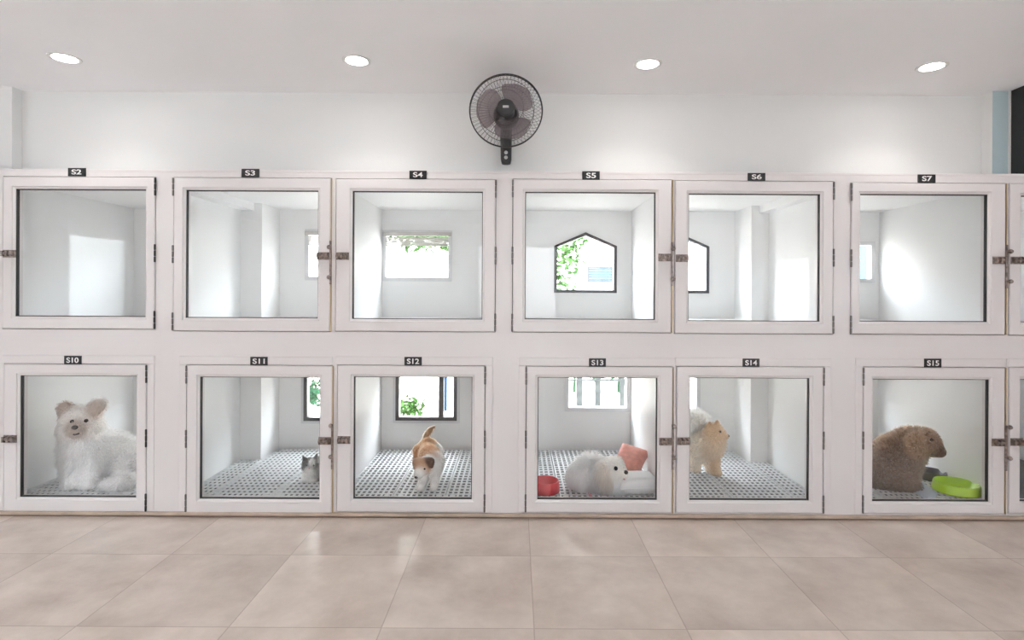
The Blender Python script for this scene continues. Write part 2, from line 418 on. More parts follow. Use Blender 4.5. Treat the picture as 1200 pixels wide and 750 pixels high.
HW = {}   # latch-side hardware heights in pixels
def make_kennel(i, name, upper):
    door_px, glass_px, hs = KEN[name]
    xa, xb = BND[i], BND[i + 1]; c0, c1 = CLR[i]
    z0, z1 = (ZM, ZT - .012) if upper else (ZB, ZM)
    zf, zc = (ZFLO_U, ZCEIL_U) if upper else (ZFLO_L, ZCEIL_L)
    t = thing('dog_kennel', DESC[name], 'kennel', ((xa + xb) / 2, YF + .55, z0), 'upper row of kennels' if upper else 'lower row of kennels')
    D = px_rect(door_px); Lr = lip_rect(glass_px)
    # face surround with the door hole
    H = grow(D, GAP); YS = YF + .007
    hole = (max(H[0], xa + .002), max(H[1], z0 + .001), min(H[2], xb - .002), min(H[3], z1 - .001))
    O = (xa, z0, xb, z1)
    s = MB().loops([rect(O, YIN), rect(O, YS), rect(hole, YS), rect(hole, YIN)], closed=True)
    if not upper:   # thin raised casing round the lower doors
        pw = .042
        a = D[0] - GAP - pw if hs == 'L' else max(D[0] - GAP - .006, xa + .003)
        b = D[2] + GAP + pw if hs == 'R' else min(D[2] + GAP + .006, xb - .003)
        top = D[3] + GAP
        s.bbox(a, YS - .0045, top, b, YS + .002, top + .048, .002)
        if hs == 'L': s.bbox(a, YS - .0045, z0 + .004, D[0] - GAP, YS + .002, top, .002)
        else: s.bbox(D[2] + GAP, YS - .0045, z0 + .004, b, YS + .002, top, .002)
    s.build('face_surround', M['face'], t)
    # lining
    MB().box(xa, YIN, zf - .02, c0, YB, zc + .02).build('side_panel', M['lining'], t)
    MB().box(c1, YIN, zf - .02, xb, YB, zc + .02).build('side_panel', M['lining'], t)
    MB().box(c0, YIN, zf - .02, c1, YB, zf).build('floor_panel', M['lining'] if upper else M['tray'], t)
    MB().box(c0, YIN, zc, c1, YB, zc + .02).build('top_panel', M['lining'], t)
    # door stop behind the sash, so that the joints read dark
    MB().loops([rect(hole, YIN), rect(grow(hole, .01), YIN), rect(grow(hole, .01), YIN + .012), rect(grow(Lr, .012), YIN + .012), rect(grow(Lr, .012), YIN)], closed=True).build('door_stop', M['gasket'], t)
    # back panel, its window and pane
    w = WIN[name]
    O = (xa, zf - .02, xb, zc + .02)
    bp = MB()
    if w is None:
        bp.box(xa, YB, O[1], xb, YB + .06, O[3]); bp.build('back_panel', M['lining'], t)
    else:
        R = px_rect(w[0], YB)
        R = (max(R[0], c0 + .004), R[1], min(R[2], c1 - .004), min(R[3], zc - .012))
        kind = w[1]
        def outline(r, Y, ins=0.0):
            x0, a, x1, b = r
            if kind == 'house':
                e = a + (b - a) * .775; xm = (x0 + x1) / 2
                k = ins
                return [(x0 + k, Y, a + k), (x1 - k, Y, a + k), (x1 - k, Y, e - k * .45), (xm, Y, b - k * 1.1), (x0 + k, Y, e - k * .45)]
            return [(x0 + ins, Y, a + ins), (x1 - ins, Y, a + ins), (x1 - ins, Y, b - ins), (x0 + ins, Y, b - ins)]
        def outer(Y):
            x0, a, x1, b = O
            if kind == 'house': return [(x0, Y, a), (x1, Y, a), (x1, Y, b), ((R[0] + R[2]) / 2, Y, b), (x0, Y, b)]
            return rect(O, Y)
        bp.loops([outer(YB), outline(R, YB), outline(R, YB + .06), outer(YB + .06)], closed=True)
        bp.build('back_panel', M['lining'], t)
        fw = {'house': .022, 'dark': .026, 'white': .03}[kind]
        fm = M['whiteframe'] if kind == 'white' else M['darkframe']
        fr = MB().loops([outline(R, YB - .012, -.001), outline(R, YB - .012, fw), outline(R, YB + .045, fw), outline(R, YB + .045, -.0)], closed=True)
        if kind == 'dark':     # white rim round the dark frame, and one upright
            xm = R[0] + (R[2] - R[0]) * .74; fr.box(xm - .02, YB, R[1] + .01, xm + .02, YB + .03, R[3] - .01)
        fo = fr.build('window_frame', fm, t)
        if kind == 'dark':
            MB().loops([rect(grow(R, .022), YB - .008), rect(R, YB - .008), rect(R, YB), rect(grow(R, .022), YB)], closed=True).build('window_rim', M['whiteframe'], fo)
        pv = [Vector(p) for p in outline(R, YB + .02, fw - .004)]
        n = len(pv); pb = MB().add(pv + [p + Vector((0, .004, 0)) for p in pv], [tuple(range(n)), tuple(range(2 * n - 1, n - 1, -1))] + [(k, (k + 1) % n, n + (k + 1) % n, n + k) for k in range(n)])
        pb.build('window_pane', M['glass'], fo)
        if name in ('S3', 'S4'):
            bl = MB(); zt = R[3] - .005
            for k in range(6):
                bl.box(R[0] + .03, YB - .02 - .003 * (k % 2), zt - .05 - .012 * k - .010, R[2] - .03, YB - .014, zt - .05 - .012 * k)
            bl.box(R[0] + .005, YB - .03, zt - .042, R[2] - .005, YB - .012, zt - .012)
            bl.build('window_blind', M['blind'], t)
    if name in ('S3', 'S11', 'S6', 'S14'):
        cx0, cx1 = (c0, -1.875) if name in ('S3', 'S11') else (1.718, c1)
        MB().box(cx0, 4.07, zf, cx1, YB, zc).build('corner_column', M['lining'], t)
        if upper:
            bx0, bx1 = (c0, -1.935) if name == 'S3' else (1.775, c1)
            MB().box(bx0, YIN, zc - .055, bx1, 4.07, zc).build('ceiling_beam', M['lining'], t)
    # door sash
    Lo = grow(Lr, .014)
    Lo = (max(Lo[0], D[0] + .02), max(Lo[1], D[1] + .02), min(Lo[2], D[2] - .02), min(Lo[3], D[3] - .02))
    Lm = tuple(Lo[k] + (Lr[k] - Lo[k]) * .25 for k in range(4))
    d = MB().loops([rect(D, YIN - .001), rect(D, YF + .004), rect(grow(D, -.004), YF), rect(Lo, YF), rect(Lm, YF + .007), rect(Lr, YF + .0105), rect(Lr, YIN - .001)], closed=True)
    door = d.build('door', M['frame'], t)
    G = grow(Lr, -.0045)
    MB().loops([rect(grow(Lr, .0005), YF + .015), rect(G, YF + .019), rect(G, YF + .034), rect(grow(Lr, .0005), YF + .034)], closed=True).build('gasket', M['gasket'], door)
    g = grow(Lr, -.001)
    MB().box(g[0], YF + D_IN, g[1], g[2], YF + D_IN + .005, g[3]).build('glass_pane', M['glass'], door)
    # hinges
    hx = D[0] - GAP / 2 if hs == 'L' else D[2] + GAP / 2
    Hh = .105
    hmat = M['gasket'] if name in ('S2', 'S10') else M['hinge']
    for zz in (D[3] - .002 - Hh / 2, (D[1] + D[3]) / 2, D[1] + .002 + Hh / 2):
        h = MB(); r = .0055
        for a, b in ((-.5, -.18), (-.165, .165), (.18, .5)):
            h.lathe([(r * .7, a * Hh), (r, a * Hh + .003), (r, b * Hh - .003), (r * .7, b * Hh)], (hx, YF - .001, zz), 12)
        sg = 1 if hs == 'L' else -1
        h.build('hinge', hmat, door, True)
    # latch plate and edge bolt on the free side
    lx, sg = (D[2], -1) if hs == 'L' else (D[0], 1)
    zl = D[1] + (D[3] - D[1]) * (.492 if upper else .492)
    if name in ('S10',): zl -= 0
    l = MB(); W, hh = .074, .022
    a, b = sorted((lx + sg * .004, lx + sg * (.004 + W)))
    l.bbox(a, YF - .006, zl - hh, b, YF + .001, zl + hh, .002)
    l.tube([(a + .004, YF - .016, zl), (b - .004, YF - .016, zl)], .009, 12)
    for xx in (a + .012, (a + b) / 2, b - .012):
        l.bbox(xx - .006, YF - .029, zl - .016, xx + .006, YF - .004, zl + .016, .003)
    for xx in (a + .022, b - .022):
        for zz in (zl - .016, zl + .016): l.lathe([(.004, 0), (.003, .0025), (.001, .003)], (xx, YF - .006, zz), 8, 'y')
    l.build('latch', M['latch'], door, True)
    if hs == 'L':
        e = MB(); ex = lx + .0025
        e.bbox(ex - .0055, YF - .010, zl - .165, ex + .0055, YF - .001, zl + .09, .002)
        for dz in (.05, -.125) if upper else (.095, -.085):
            e.lathe([(.006, .0), (.006, .014), (.012, .018), (.013, .026), (.009, .033), (.002, .035)], (ex, YF - .008, zl + dz), 14, 'y')
            e.box(ex - .010, YF - .014, zl + dz - .006, ex + .008, YF - .008, zl + dz + .006)
        e.build('edge_bolt', M['latch'], door, True)
        MB().box(lx + .0022, YF - .0012, D[1], lx + .0075, YF + .02, D[3]).build('edge_strip', M['brass'], door)
    if name in PLATE:
        a0, a1, b0, b1 = PLATE[name]
        R = px_rect((a0, b0, a1, b1))
        yp = YF + (.0025 if not upper else .0035)
        p = MB().bbox(R[0], yp - .004, R[1], R[2], yp + .002, R[3], .001).build('number_plate', M['plate'], t)
        w_, h_ = R[2] - R[0], R[3] - R[1]
        text_mesh(name, w_ * (.56 if upper else .70), h_ * .62, (R[0] + R[2]) / 2, (R[1] + R[3]) / 2, yp - .0045).build('number', M['letter'], p)
    return t
for i in range(8): make_kennel(i, 'S%d' % (i + 1), True)
for i in range(8): make_kennel(i, 'S%d' % (i + 9), False)

# ------------------------------------------------------------------ grid floor panels of the lower kennels
ZMAT = .090
def grid_panel_mesh(w, d):
    nx = max(4, round(w / .033)); ny = round(d / .050)
    xs = [0]; ys = [0]
    px, py = w / nx, d / ny
    bm = MB(); h = .0045
    V = {}
    def vid(x, y, top):
        k = (round(x, 5), round(y, 5), top)
        if k not in V: V[k] = len(bm.v); bm.v.append((x, y, 0 if top else -h))
        return V[k]
    bx, by = px * .19, py * .19
    X = []; Y = []
    for k in range(nx): X += [k * px, k * px + bx, (k + 1) * px - bx]
    X.append(w)
    for k in range(ny): Y += [k * py, k * py + by, (k + 1) * py - by]
    Y.append(d)
    hole = set((i * 3 + 1, j * 3 + 1) for i in range(nx) for j in range(ny))
    for i in range(len(X) - 1):
        for j in range(len(Y) - 1):
            a, b, c, e = (X[i], Y[j]), (X[i + 1], Y[j]), (X[i + 1], Y[j + 1]), (X[i], Y[j + 1])
            if (i, j) in hole:
                q = [a, b, c, e]
                for k in range(4):
                    p0, p1 = q[k], q[(k + 1) % 4]
                    bm.f.append((vid(*p0, 1), vid(*p1, 1), vid(*p1, 0), vid(*p0, 0)))
            else:
                bm.f.append((vid(*a, 1), vid(*b, 1), vid(*c, 1), vid(*e, 1)))
    q = [(0, 0), (w, 0), (w, d), (0, d)]
    # outer skirt and four feet
    for (x, y) in ((.02, .02), (w - .05, .02), (.02, d - .05), (w - .05, d - .05)): bm.box(x, y, -.037, x + .03, y + .03, -.002)
    bm.box(0, -.003, -.03, w, 0, .0015); bm.box(0, d, -.03, w, d + .003, .0015)
    bm.box(-.003, -.003, -.03, 0, d + .003, .0015); bm.box(w, -.003, -.03, w + .003, d + .003, .0015)
    return bm
POSW = ['beside the outer wall', 'in the middle of the floor', 'beside the far side wall']
for i in range(8):
    if i in (0, 7): continue
    nm = 'S%d' % (i + 9); c0, c1 = CLR[i]
    y0 = YIN + .024; full, short = 1.0, 4.06 - y0
    W = c1 - c0 - .02
    plan = [(W / 3, full)] * 3
    if nm == 'S11': plan = [(.165, short), ((W - .165) / 2, full), ((W - .165) / 2, full)]
    if nm == 'S14': plan = [((W - .14) / 2, full), ((W - .14) / 2, full), (.14, short)]
    x = c0 + .014; cache = {}
    for k, (w, d) in enumerate(plan):
        lab = 'white plastic grid floor panel in kennel %s, %s' % (nm, ['first from the left side wall', 'middle one of three', 'last, against the right side wall'][k])
        if (w, d) not in cache:
            o = grid_panel_mesh(w - .012, d).build('grid_floor_panel', M['mat'], kind='thing'); del o['kind']; cache[(w, d)] = o
        else:
            o = cache[(w, d)].copy(); COL.objects.link(o)
        o.location = (x, y0, ZMAT); x += w
        tag(o, lab, 'floor grid', 'plastic grid floor panels in the kennels')

# ------------------------------------------------------------------ downlights
DLZ = ZC
for k, (px, py) in enumerate(((76, 68), (418, 71), (759, 75), (1092, 78))):
    p = P(px, py, 1); s = (ZC - CAMZ) / (p.z - CAMZ); c = Vector((p.x * s, s, ZC))
    lab = ['round recessed ceiling downlight above the kennel marked S2', 'round recessed ceiling downlight between the kennels S3 and S4, beside the fan',
           'round recessed ceiling downlight on the other side of the fan, above S5 and S6', 'round recessed ceiling downlight above the kennel marked S7'][k]
    t = thing('downlight', lab, 'ceiling light', c, 'row of recessed ceiling downlights')
    MB().lathe([(.060, .0), (.0605, -.004), (.066, -.006), (.074, -.004), (.076, 0)], c, 40, cap=False).build('trim_ring', M['ring'], t, True)
    MB().lathe([(.0605, -.0018), (.056, -.002)], c, 40, cap=False).build('baffle', M['hinge'], t, True)
    MB().lathe([(.056, -.0025), (.03, -.0042), (.001, -.0046)], c, 40).build('lens', M['lens'], t, True)
    ld = bpy.data.lights.new('downlight_beam', 'SPOT'); ld.energy = 5.5; ld.spot_size = math.radians(124); ld.spot_blend = .5
    ld.shadow_soft_size = .055; ld.color = (1, .96, .90)
    lo = bpy.data.objects.new('downlight_beam', ld); COL.objects.link(lo); lo.location = (c.x, c.y, ZC - .02)

# ------------------------------------------------------------------ wall fan
def make_fan():
    Yc = 3.04; c = P(593, 130, Yc); R = 42.5 * Yc / F
    base = P(593, 192.5, 3.40)
    t = thing('wall_fan', 'black wall-mounted fan with round wire cage above the kennels', 'fan', (base.x, YW, base.z))
    x0 = base.x
    # wall base: tapering rounded housing
    hb = MB(); prof = []
    loops = []
    for k, (z, w, d, y) in enumerate([(base.z, .016, .012, 3.41), (base.z + .006, .028, .028, 3.41), (base.z + .03, .033, .036, 3.41), (base.z + .09, .034, .036, 3.405),
                       (base.z + .16, .037, .034, 3.40), (base.z + .22, .034, .03, 3.395), (base.z + .27, .026, .026, 3.385), (base.z + .30, .022, .022, 3.37)]):
        loops.append([(x0 + w * math.copysign(abs(math.cos(a)) ** .6, math.cos(a)), min(y + d * math.copysign(abs(math.sin(a)) ** .6, math.sin(a)), YW - .0005), z) for a in [2 * PI * q / 28 for q in range(28)]])
    hb.loops(loops); hb.f.append(tuple(range(28))[::-1]); hb.f.append(tuple(7 * 28 + q for q in range(28)))
    hb.build('wall_base', M['fan'], t, True)
    b = MB()
    for dz in (.035, .065): b.lathe([(.011, 0), (.011, .004), (.008, .006), (.001, .0065)], (x0, 3.372, base.z + dz), 16, 'y')
    b.build('control_knob', M['chrome'], t, True)
    nk = MB().tube([(x0, 3.385, base.z + .20), (x0, 3.33, base.z + .27), (x0 + .002, 3.24, base.z + .31), (x0 + .004, 3.165, c.z - .05), (c.x, 3.15, c.z)], [.028, .030, .031, .031, .034], 18); nk.build('neck', M['fan'], t, True)
    MB().lathe([(.03, -.165), (.058, -.155), (.070, -.12), (.072, -.07), (.060, -.05)], (c.x, Yc, c.z), 32, 'y').build('motor_housing', M['fan'], t, True)
    # front strut down the cage, as in the photo
    # cage: rim, rings, spokes
    def ring(mb, r, y, tr, n=72):
        mb.tube([(c.x + r * math.cos(2 * PI * k / n), y, c.z + r * math.sin(2 * PI * k / n)) for k in range(n)], tr, 6, closed=True)
    cg = MB(); ring(cg, R, Yc - .008, .0038); ring(cg, R * .995, Yc + .004, .0034)
    rim = cg.build('cage_rim', M['wire'], t, True)
    for nm, s, dep in (('front_guard', -1, .062), ('rear_guard', 1, .058)):
        w = MB()
        prof = [(R, .0), (R * .97, .28), (R * .90, .62), (R * .76, .88), (R * .5, .98), (R * .22, 1.0)]
        nsp = 56
        for k in range(nsp):
            a0 = 2 * PI * k / nsp
            pts = []
            for r, f in prof:
                a = a0 + (.42 * (1 - r / R) * (1 if s < 0 else -1))
                pts.append((c.x + r * math.cos(a), Yc - .002 + s * dep * f, c.z + r * math.sin(a)))
            w.tube(pts, .00085, 4)
        ring(w, R * .77, Yc + s * dep * .88, .0016); ring(w, R * .48, Yc + s * dep * .985, .0013)
        w.build(nm, M['wire'], t, True)
    # blades
    for k in range(3):
        bl = MB(); n, m = 14, 8; vs = []
        th0 = math.radians(47 + 120 * k - 6)
        for i in range(n + 1):
            r = R * (.16 + .66 * i / n); f = i / n
            half = math.radians(26 + 27 * math.sin(PI * min(1, f * .75 + .12)) ** .7) * (1 if f < .86 else math.sqrt(max(.12, 1 - ((f - .86) / .15) ** 2)))
            for j in range(m + 1):
                q = j / m * 2 - 1; a = th0 + q * half + .25 * f
                vs.append((c.x + r * math.cos(a), Yc - .004 + .026 * q * (1 - .4 * f) + .004 * (1 - q * q), c.z + r * math.sin(a)))
        N = len(vs); vs2 = [(x, y + .0022, z) for x, y, z in vs]
        fs = []
        for i in range(n):
            for j in range(m):
                a = i * (m + 1) + j
                fs += [(a, a + 1, a + m + 2, a + m + 1), (N + a, N + a + m + 1, N + a + m + 2, N + a + 1)]
        edge = [j for j in range(m + 1)] + [i * (m + 1) + m for i in range(1, n + 1)] + [n * (m + 1) + j for j in range(m - 1, -1, -1)] + [i * (m + 1) for i in range(n - 1, 0, -1)]
        for q in range(len(edge)):
            a, b_ = edge[q], edge[(q + 1) % len(edge)]; fs.append((a, N + a, N + b_, b_))
        bl.add(vs + vs2, fs); bl.build('blade', M['blade'], t, True)
    MB().lathe([(.047, -.02), (.047, .012), (.040, .026), (.02, .032), (.001, .033)], (c.x, Yc, c.z), 32, 'y').build('hub', M['fan'], t, True)
    bd = MB().lathe([(.046, .058), (.046, .064), (.040, .069), (.001, .071)], (c.x, Yc, c.z), 36, 'y').build('centre_cap', M['fan'], t, True)
    bb = MB().bbox(c.x - .016, Yc - .0735, c.z - .006, c.x + .016, Yc - .069, c.z + .006, .001); bb.build('badge', M['chrome'], bd)
make_fan()

# ------------------------------------------------------------------ bowls, cushions
def bowl(name, label, c, r, h, mat, wall=.004):
    m = MB().lathe([(r * .80, 0), (r * .95, .002), (r, .01), (r * .97, h * .5), (r * .93, h - .004), (r * .91, h), (r * .87, h - .001),
                    (r * .80, h * .55), (r * .70, .016), (r * .3, .011), (.001, .011)], c, 48)
    o = m.build(name, mat, None, True); return tag(o, label, 'bowl')
def floor_z(Y, px): return None
p = floor_pt(639, 578.5, ZMAT + .0015)
bowl('pet_bowl', 'round red plastic bowl on the grid floor of kennel S13', (p.x, 3.432, ZMAT + .0015), .092, .072, M['red'])
p = floor_pt(1121, 575, ZMAT + .0015)
bowl('pet_bowl', 'round lime green plastic bowl beside the pale pad in kennel S15', (P(1121, 575, 3.46).x, 3.462, ZMAT + .0015), .128, .060, M['lime'])
p = floor_pt(1091, 562, ZMAT)
bowl('pet_bowl', 'dark plum bowl standing behind the lime green bowl', (P(1090, 560, 3.72).x, 3.72, ZMAT + .0015), .098, .05, M['plum'])

def cushion(name, label, c, hx, hy, hz, rot, mat, cat='cushion', e=.45):
    bm = bmesh.new(); bmesh.ops.create_cube(bm, size=2)
    bmesh.ops.subdivide_edges(bm, edges=bm.edges[:], cuts=11, use_grid_fill=True)
    for v in bm.verts:
        x, y, z = v.co
        puff = ((1 - x ** 4) * (1 - y ** 4)) ** e
        pin = 1 - .07 * (1 - abs(x)) * 0
        xx = x * (1 - .10 * (1 - (1 - y * y)) * .0) ; yy = y
        xx *= 1 - .09 * (1 - y * y) * abs(x) ** 3; yy *= 1 - .09 * (1 - x * x) * abs(y) ** 3
        zz = z * (.14 + .86 * puff)
        wr = .012 * math.sin(7 * x + 3 * y) * math.sin(5 * y - 2 * x)
        v.co = (xx * hx, yy * hy, (zz + wr * z) * hz)
    me = bpy.data.meshes.new(name); bm.to_mesh(me); bm.free(); me.materials.append(mat)
    me.polygons.foreach_set('use_smooth', [True] * len(me.polygons))
    o = bpy.data.objects.new(name, me); COL.objects.link(o)
    o.rotation_euler = rot
    Mx = o.rotation_euler.to_matrix(); zmin = min((Mx @ v.co).z for v in me.vertices)
    o.location = (c[0], c[1], c[2] - zmin)
    # welt round the seam
    w = MB(); pts = []
    n = 40
    for k in range(n):
        a = 2 * PI * k / n; x, y = math.cos(a), math.sin(a)
        s = 1 / max(abs(x), abs(y)); x *= s; y *= s
        pts.append((x * hx * (1 - .09 * (1 - y * y) * abs(x) ** 3), y * hy * (1 - .09 * (1 - x * x) * abs(y) ** 3), 0))
    w.tube(pts, .004, 6, closed=True)
    wo = w.build('piping', mat, None, True, kind='thing'); del wo['kind']; wo.parent = o
    return tag(o, label, cat)
pc = P(748, 575, 3.50)
cushion('pet_cushion', 'white rounded cushion in front of the coral cushion in kennel S13', (.755, 3.462, ZMAT + .0015), .130, .122, .050, (0, 0, .05), M['white_fabric'])
pc = P(742, 545, 3.95)
cushion('pet_cushion', 'coral cushion leaning in the corner of kennel S13 behind the white cushion', (.776, 3.79, ZMAT + .0015), .100, .135, .044,
        (math.radians(26), math.radians(10), math.radians(-28)), M['coral'])
# pad under the lime bowl's side
pd = MB(); cs = [floor_pt(1063, 567, .10), floor_pt(1077, 561, .10), floor_pt(1099, 577, .10), floor_pt(1091, 590, .10)]
def lerp4(u, v): return (cs[0] * (1 - u) + cs[1] * u) * (1 - v) + (cs[3] * (1 - u) + cs[2] * u) * v
n = 12; vs = []
for lay in (0, 1):
    for i in range(n + 1):
        for j in range(n + 1):
            q = lerp4(i / n, j / n); ed = min(i, n - i, j, n - j)
            z = ZMAT + .0018 if lay == 0 else ZMAT + .006 + .012 * min(1, ed / 2) + .003 * math.sin(i * 1.3) * math.cos(j * .9)
            vs.append((q.x, max(q.y, YIN + .016), z))
fs = []; N = (n + 1) ** 2
for i in range(n):
    for j in range(n):
        a = i * (n + 1) + j; fs += [(a, a + n + 1, a + n + 2, a + 1), (N + a, N + a + 1, N + a + n + 2, N + a + n + 1)]
edge = [j for j in range(n + 1)] + [i * (n + 1) + n for i in range(1, n + 1)] + [n * (n + 1) + j for j in range(n - 1, -1, -1)] + [i * (n + 1) for i in range(n - 1, 0, -1)]
for q in range(len(edge)):
    a, b = edge[q], edge[(q + 1) % len(edge)]; fs.append((a, b, N + b, N + a))
tag(pd.add(vs, fs).build('sleeping_pad', M['pad'], None, True), 'pale blue-white flat pad on the floor before the brown dog in S15', 'pad')
# pink strap beside the long-haired dog
st = MB(); pts = [floor_pt(677, 560, ZMAT + .004), floor_pt(680, 566, ZMAT + .006), floor_pt(685, 572, ZMAT + .006), floor_pt(690, 577, ZMAT + .005), floor_pt(693, 583, ZMAT + .005)]
lp = []
for k, q in enumerate(pts):
    w = .007; lp.append([(q.x - w, q.y, q.z - .002), (q.x + w, q.y, q.z - .002), (q.x + w, q.y, q.z + .0015), (q.x - w, q.y, q.z + .0015)])
st.loops(lp); st.f += [(3, 2, 1, 0), tuple(16 + k for k in range(4))]
tag(st.build('leash', M['pink'], None), 'pink webbing leash lying beside the long-haired white dog in S13', 'leash')

# ------------------------------------------------------------------ animals: one continuous surface each
def surface_nets(fun, lo, hi, h):
    n = np.ceil((hi - lo) / h).astype(int) + 1
    ax = [lo[k] + h * np.arange(n[k]) for k in range(3)]
    G = np.stack(np.meshgrid(*ax, indexing='ij'), -1)
    val = fun(G.reshape(-1, 3)).reshape(n)
    ins = val < 0
    cs = (n - 1)
    acc = np.zeros((*cs, 3)); cnt = np.zeros(cs)
    corners = [(i, j, k) for i in (0, 1) for j in (0, 1) for k in (0, 1)]
    def sub(a, c): return a[c[0]:c[0] + cs[0], c[1]:c[1] + cs[1], c[2]:c[2] + cs[2]]
    for a in corners:
        for d in range(3):
            if a[d]: continue
            b = list(a); b[d] = 1; b = tuple(b)
            va, vb = sub(val, a), sub(val, b); cr = (va < 0) != (vb < 0)
            tt = np.where(cr, va / np.where(cr, va - vb, 1), 0)
            for q in range(3):
                acc[..., q] += np.where(cr, a[q] + (tt if q == d else 0), 0)
            cnt += cr
    mask = cnt > 0
    idx = -np.ones(cs, int); idx[mask] = np.arange(mask.sum())
    ijk = np.argwhere(mask)
    V = lo + h * (ijk + acc[mask] / cnt[mask][:, None])
    Fc = []
    for d in range(3):
        e1, e2 = [(1, 2), (2, 0), (0, 1)][d]
        sl0 = [slice(None)] * 3; sl1 = [slice(None)] * 3
        sl0[d] = slice(0, n[d] - 1); sl1[d] = slice(1, n[d])
        s0, s1 = ins[tuple(sl0)], ins[tuple(sl1)]
        E = np.argwhere(s0 != s1)
        E = E[(E[:, e1] > 0) & (E[:, e2] > 0) & (E[:, e1] < n[e1] - 1) & (E[:, e2] < n[e2] - 1)]
        fl = s0[tuple(E.T)]
        def at(o1, o2):
            q = E.copy(); q[:, e1] += o1; q[:, e2] += o2; return idx[tuple(q.T)]
        A, B, Cc, Dd = at(-1, -1), at(0, -1), at(0, 0), at(-1, 0)
        Q = np.stack([A, B, Cc, Dd], 1)
        Q[~fl] = Q[~fl][:, ::-1]
        Fc.append(Q)
    return V, np.concatenate(Fc)

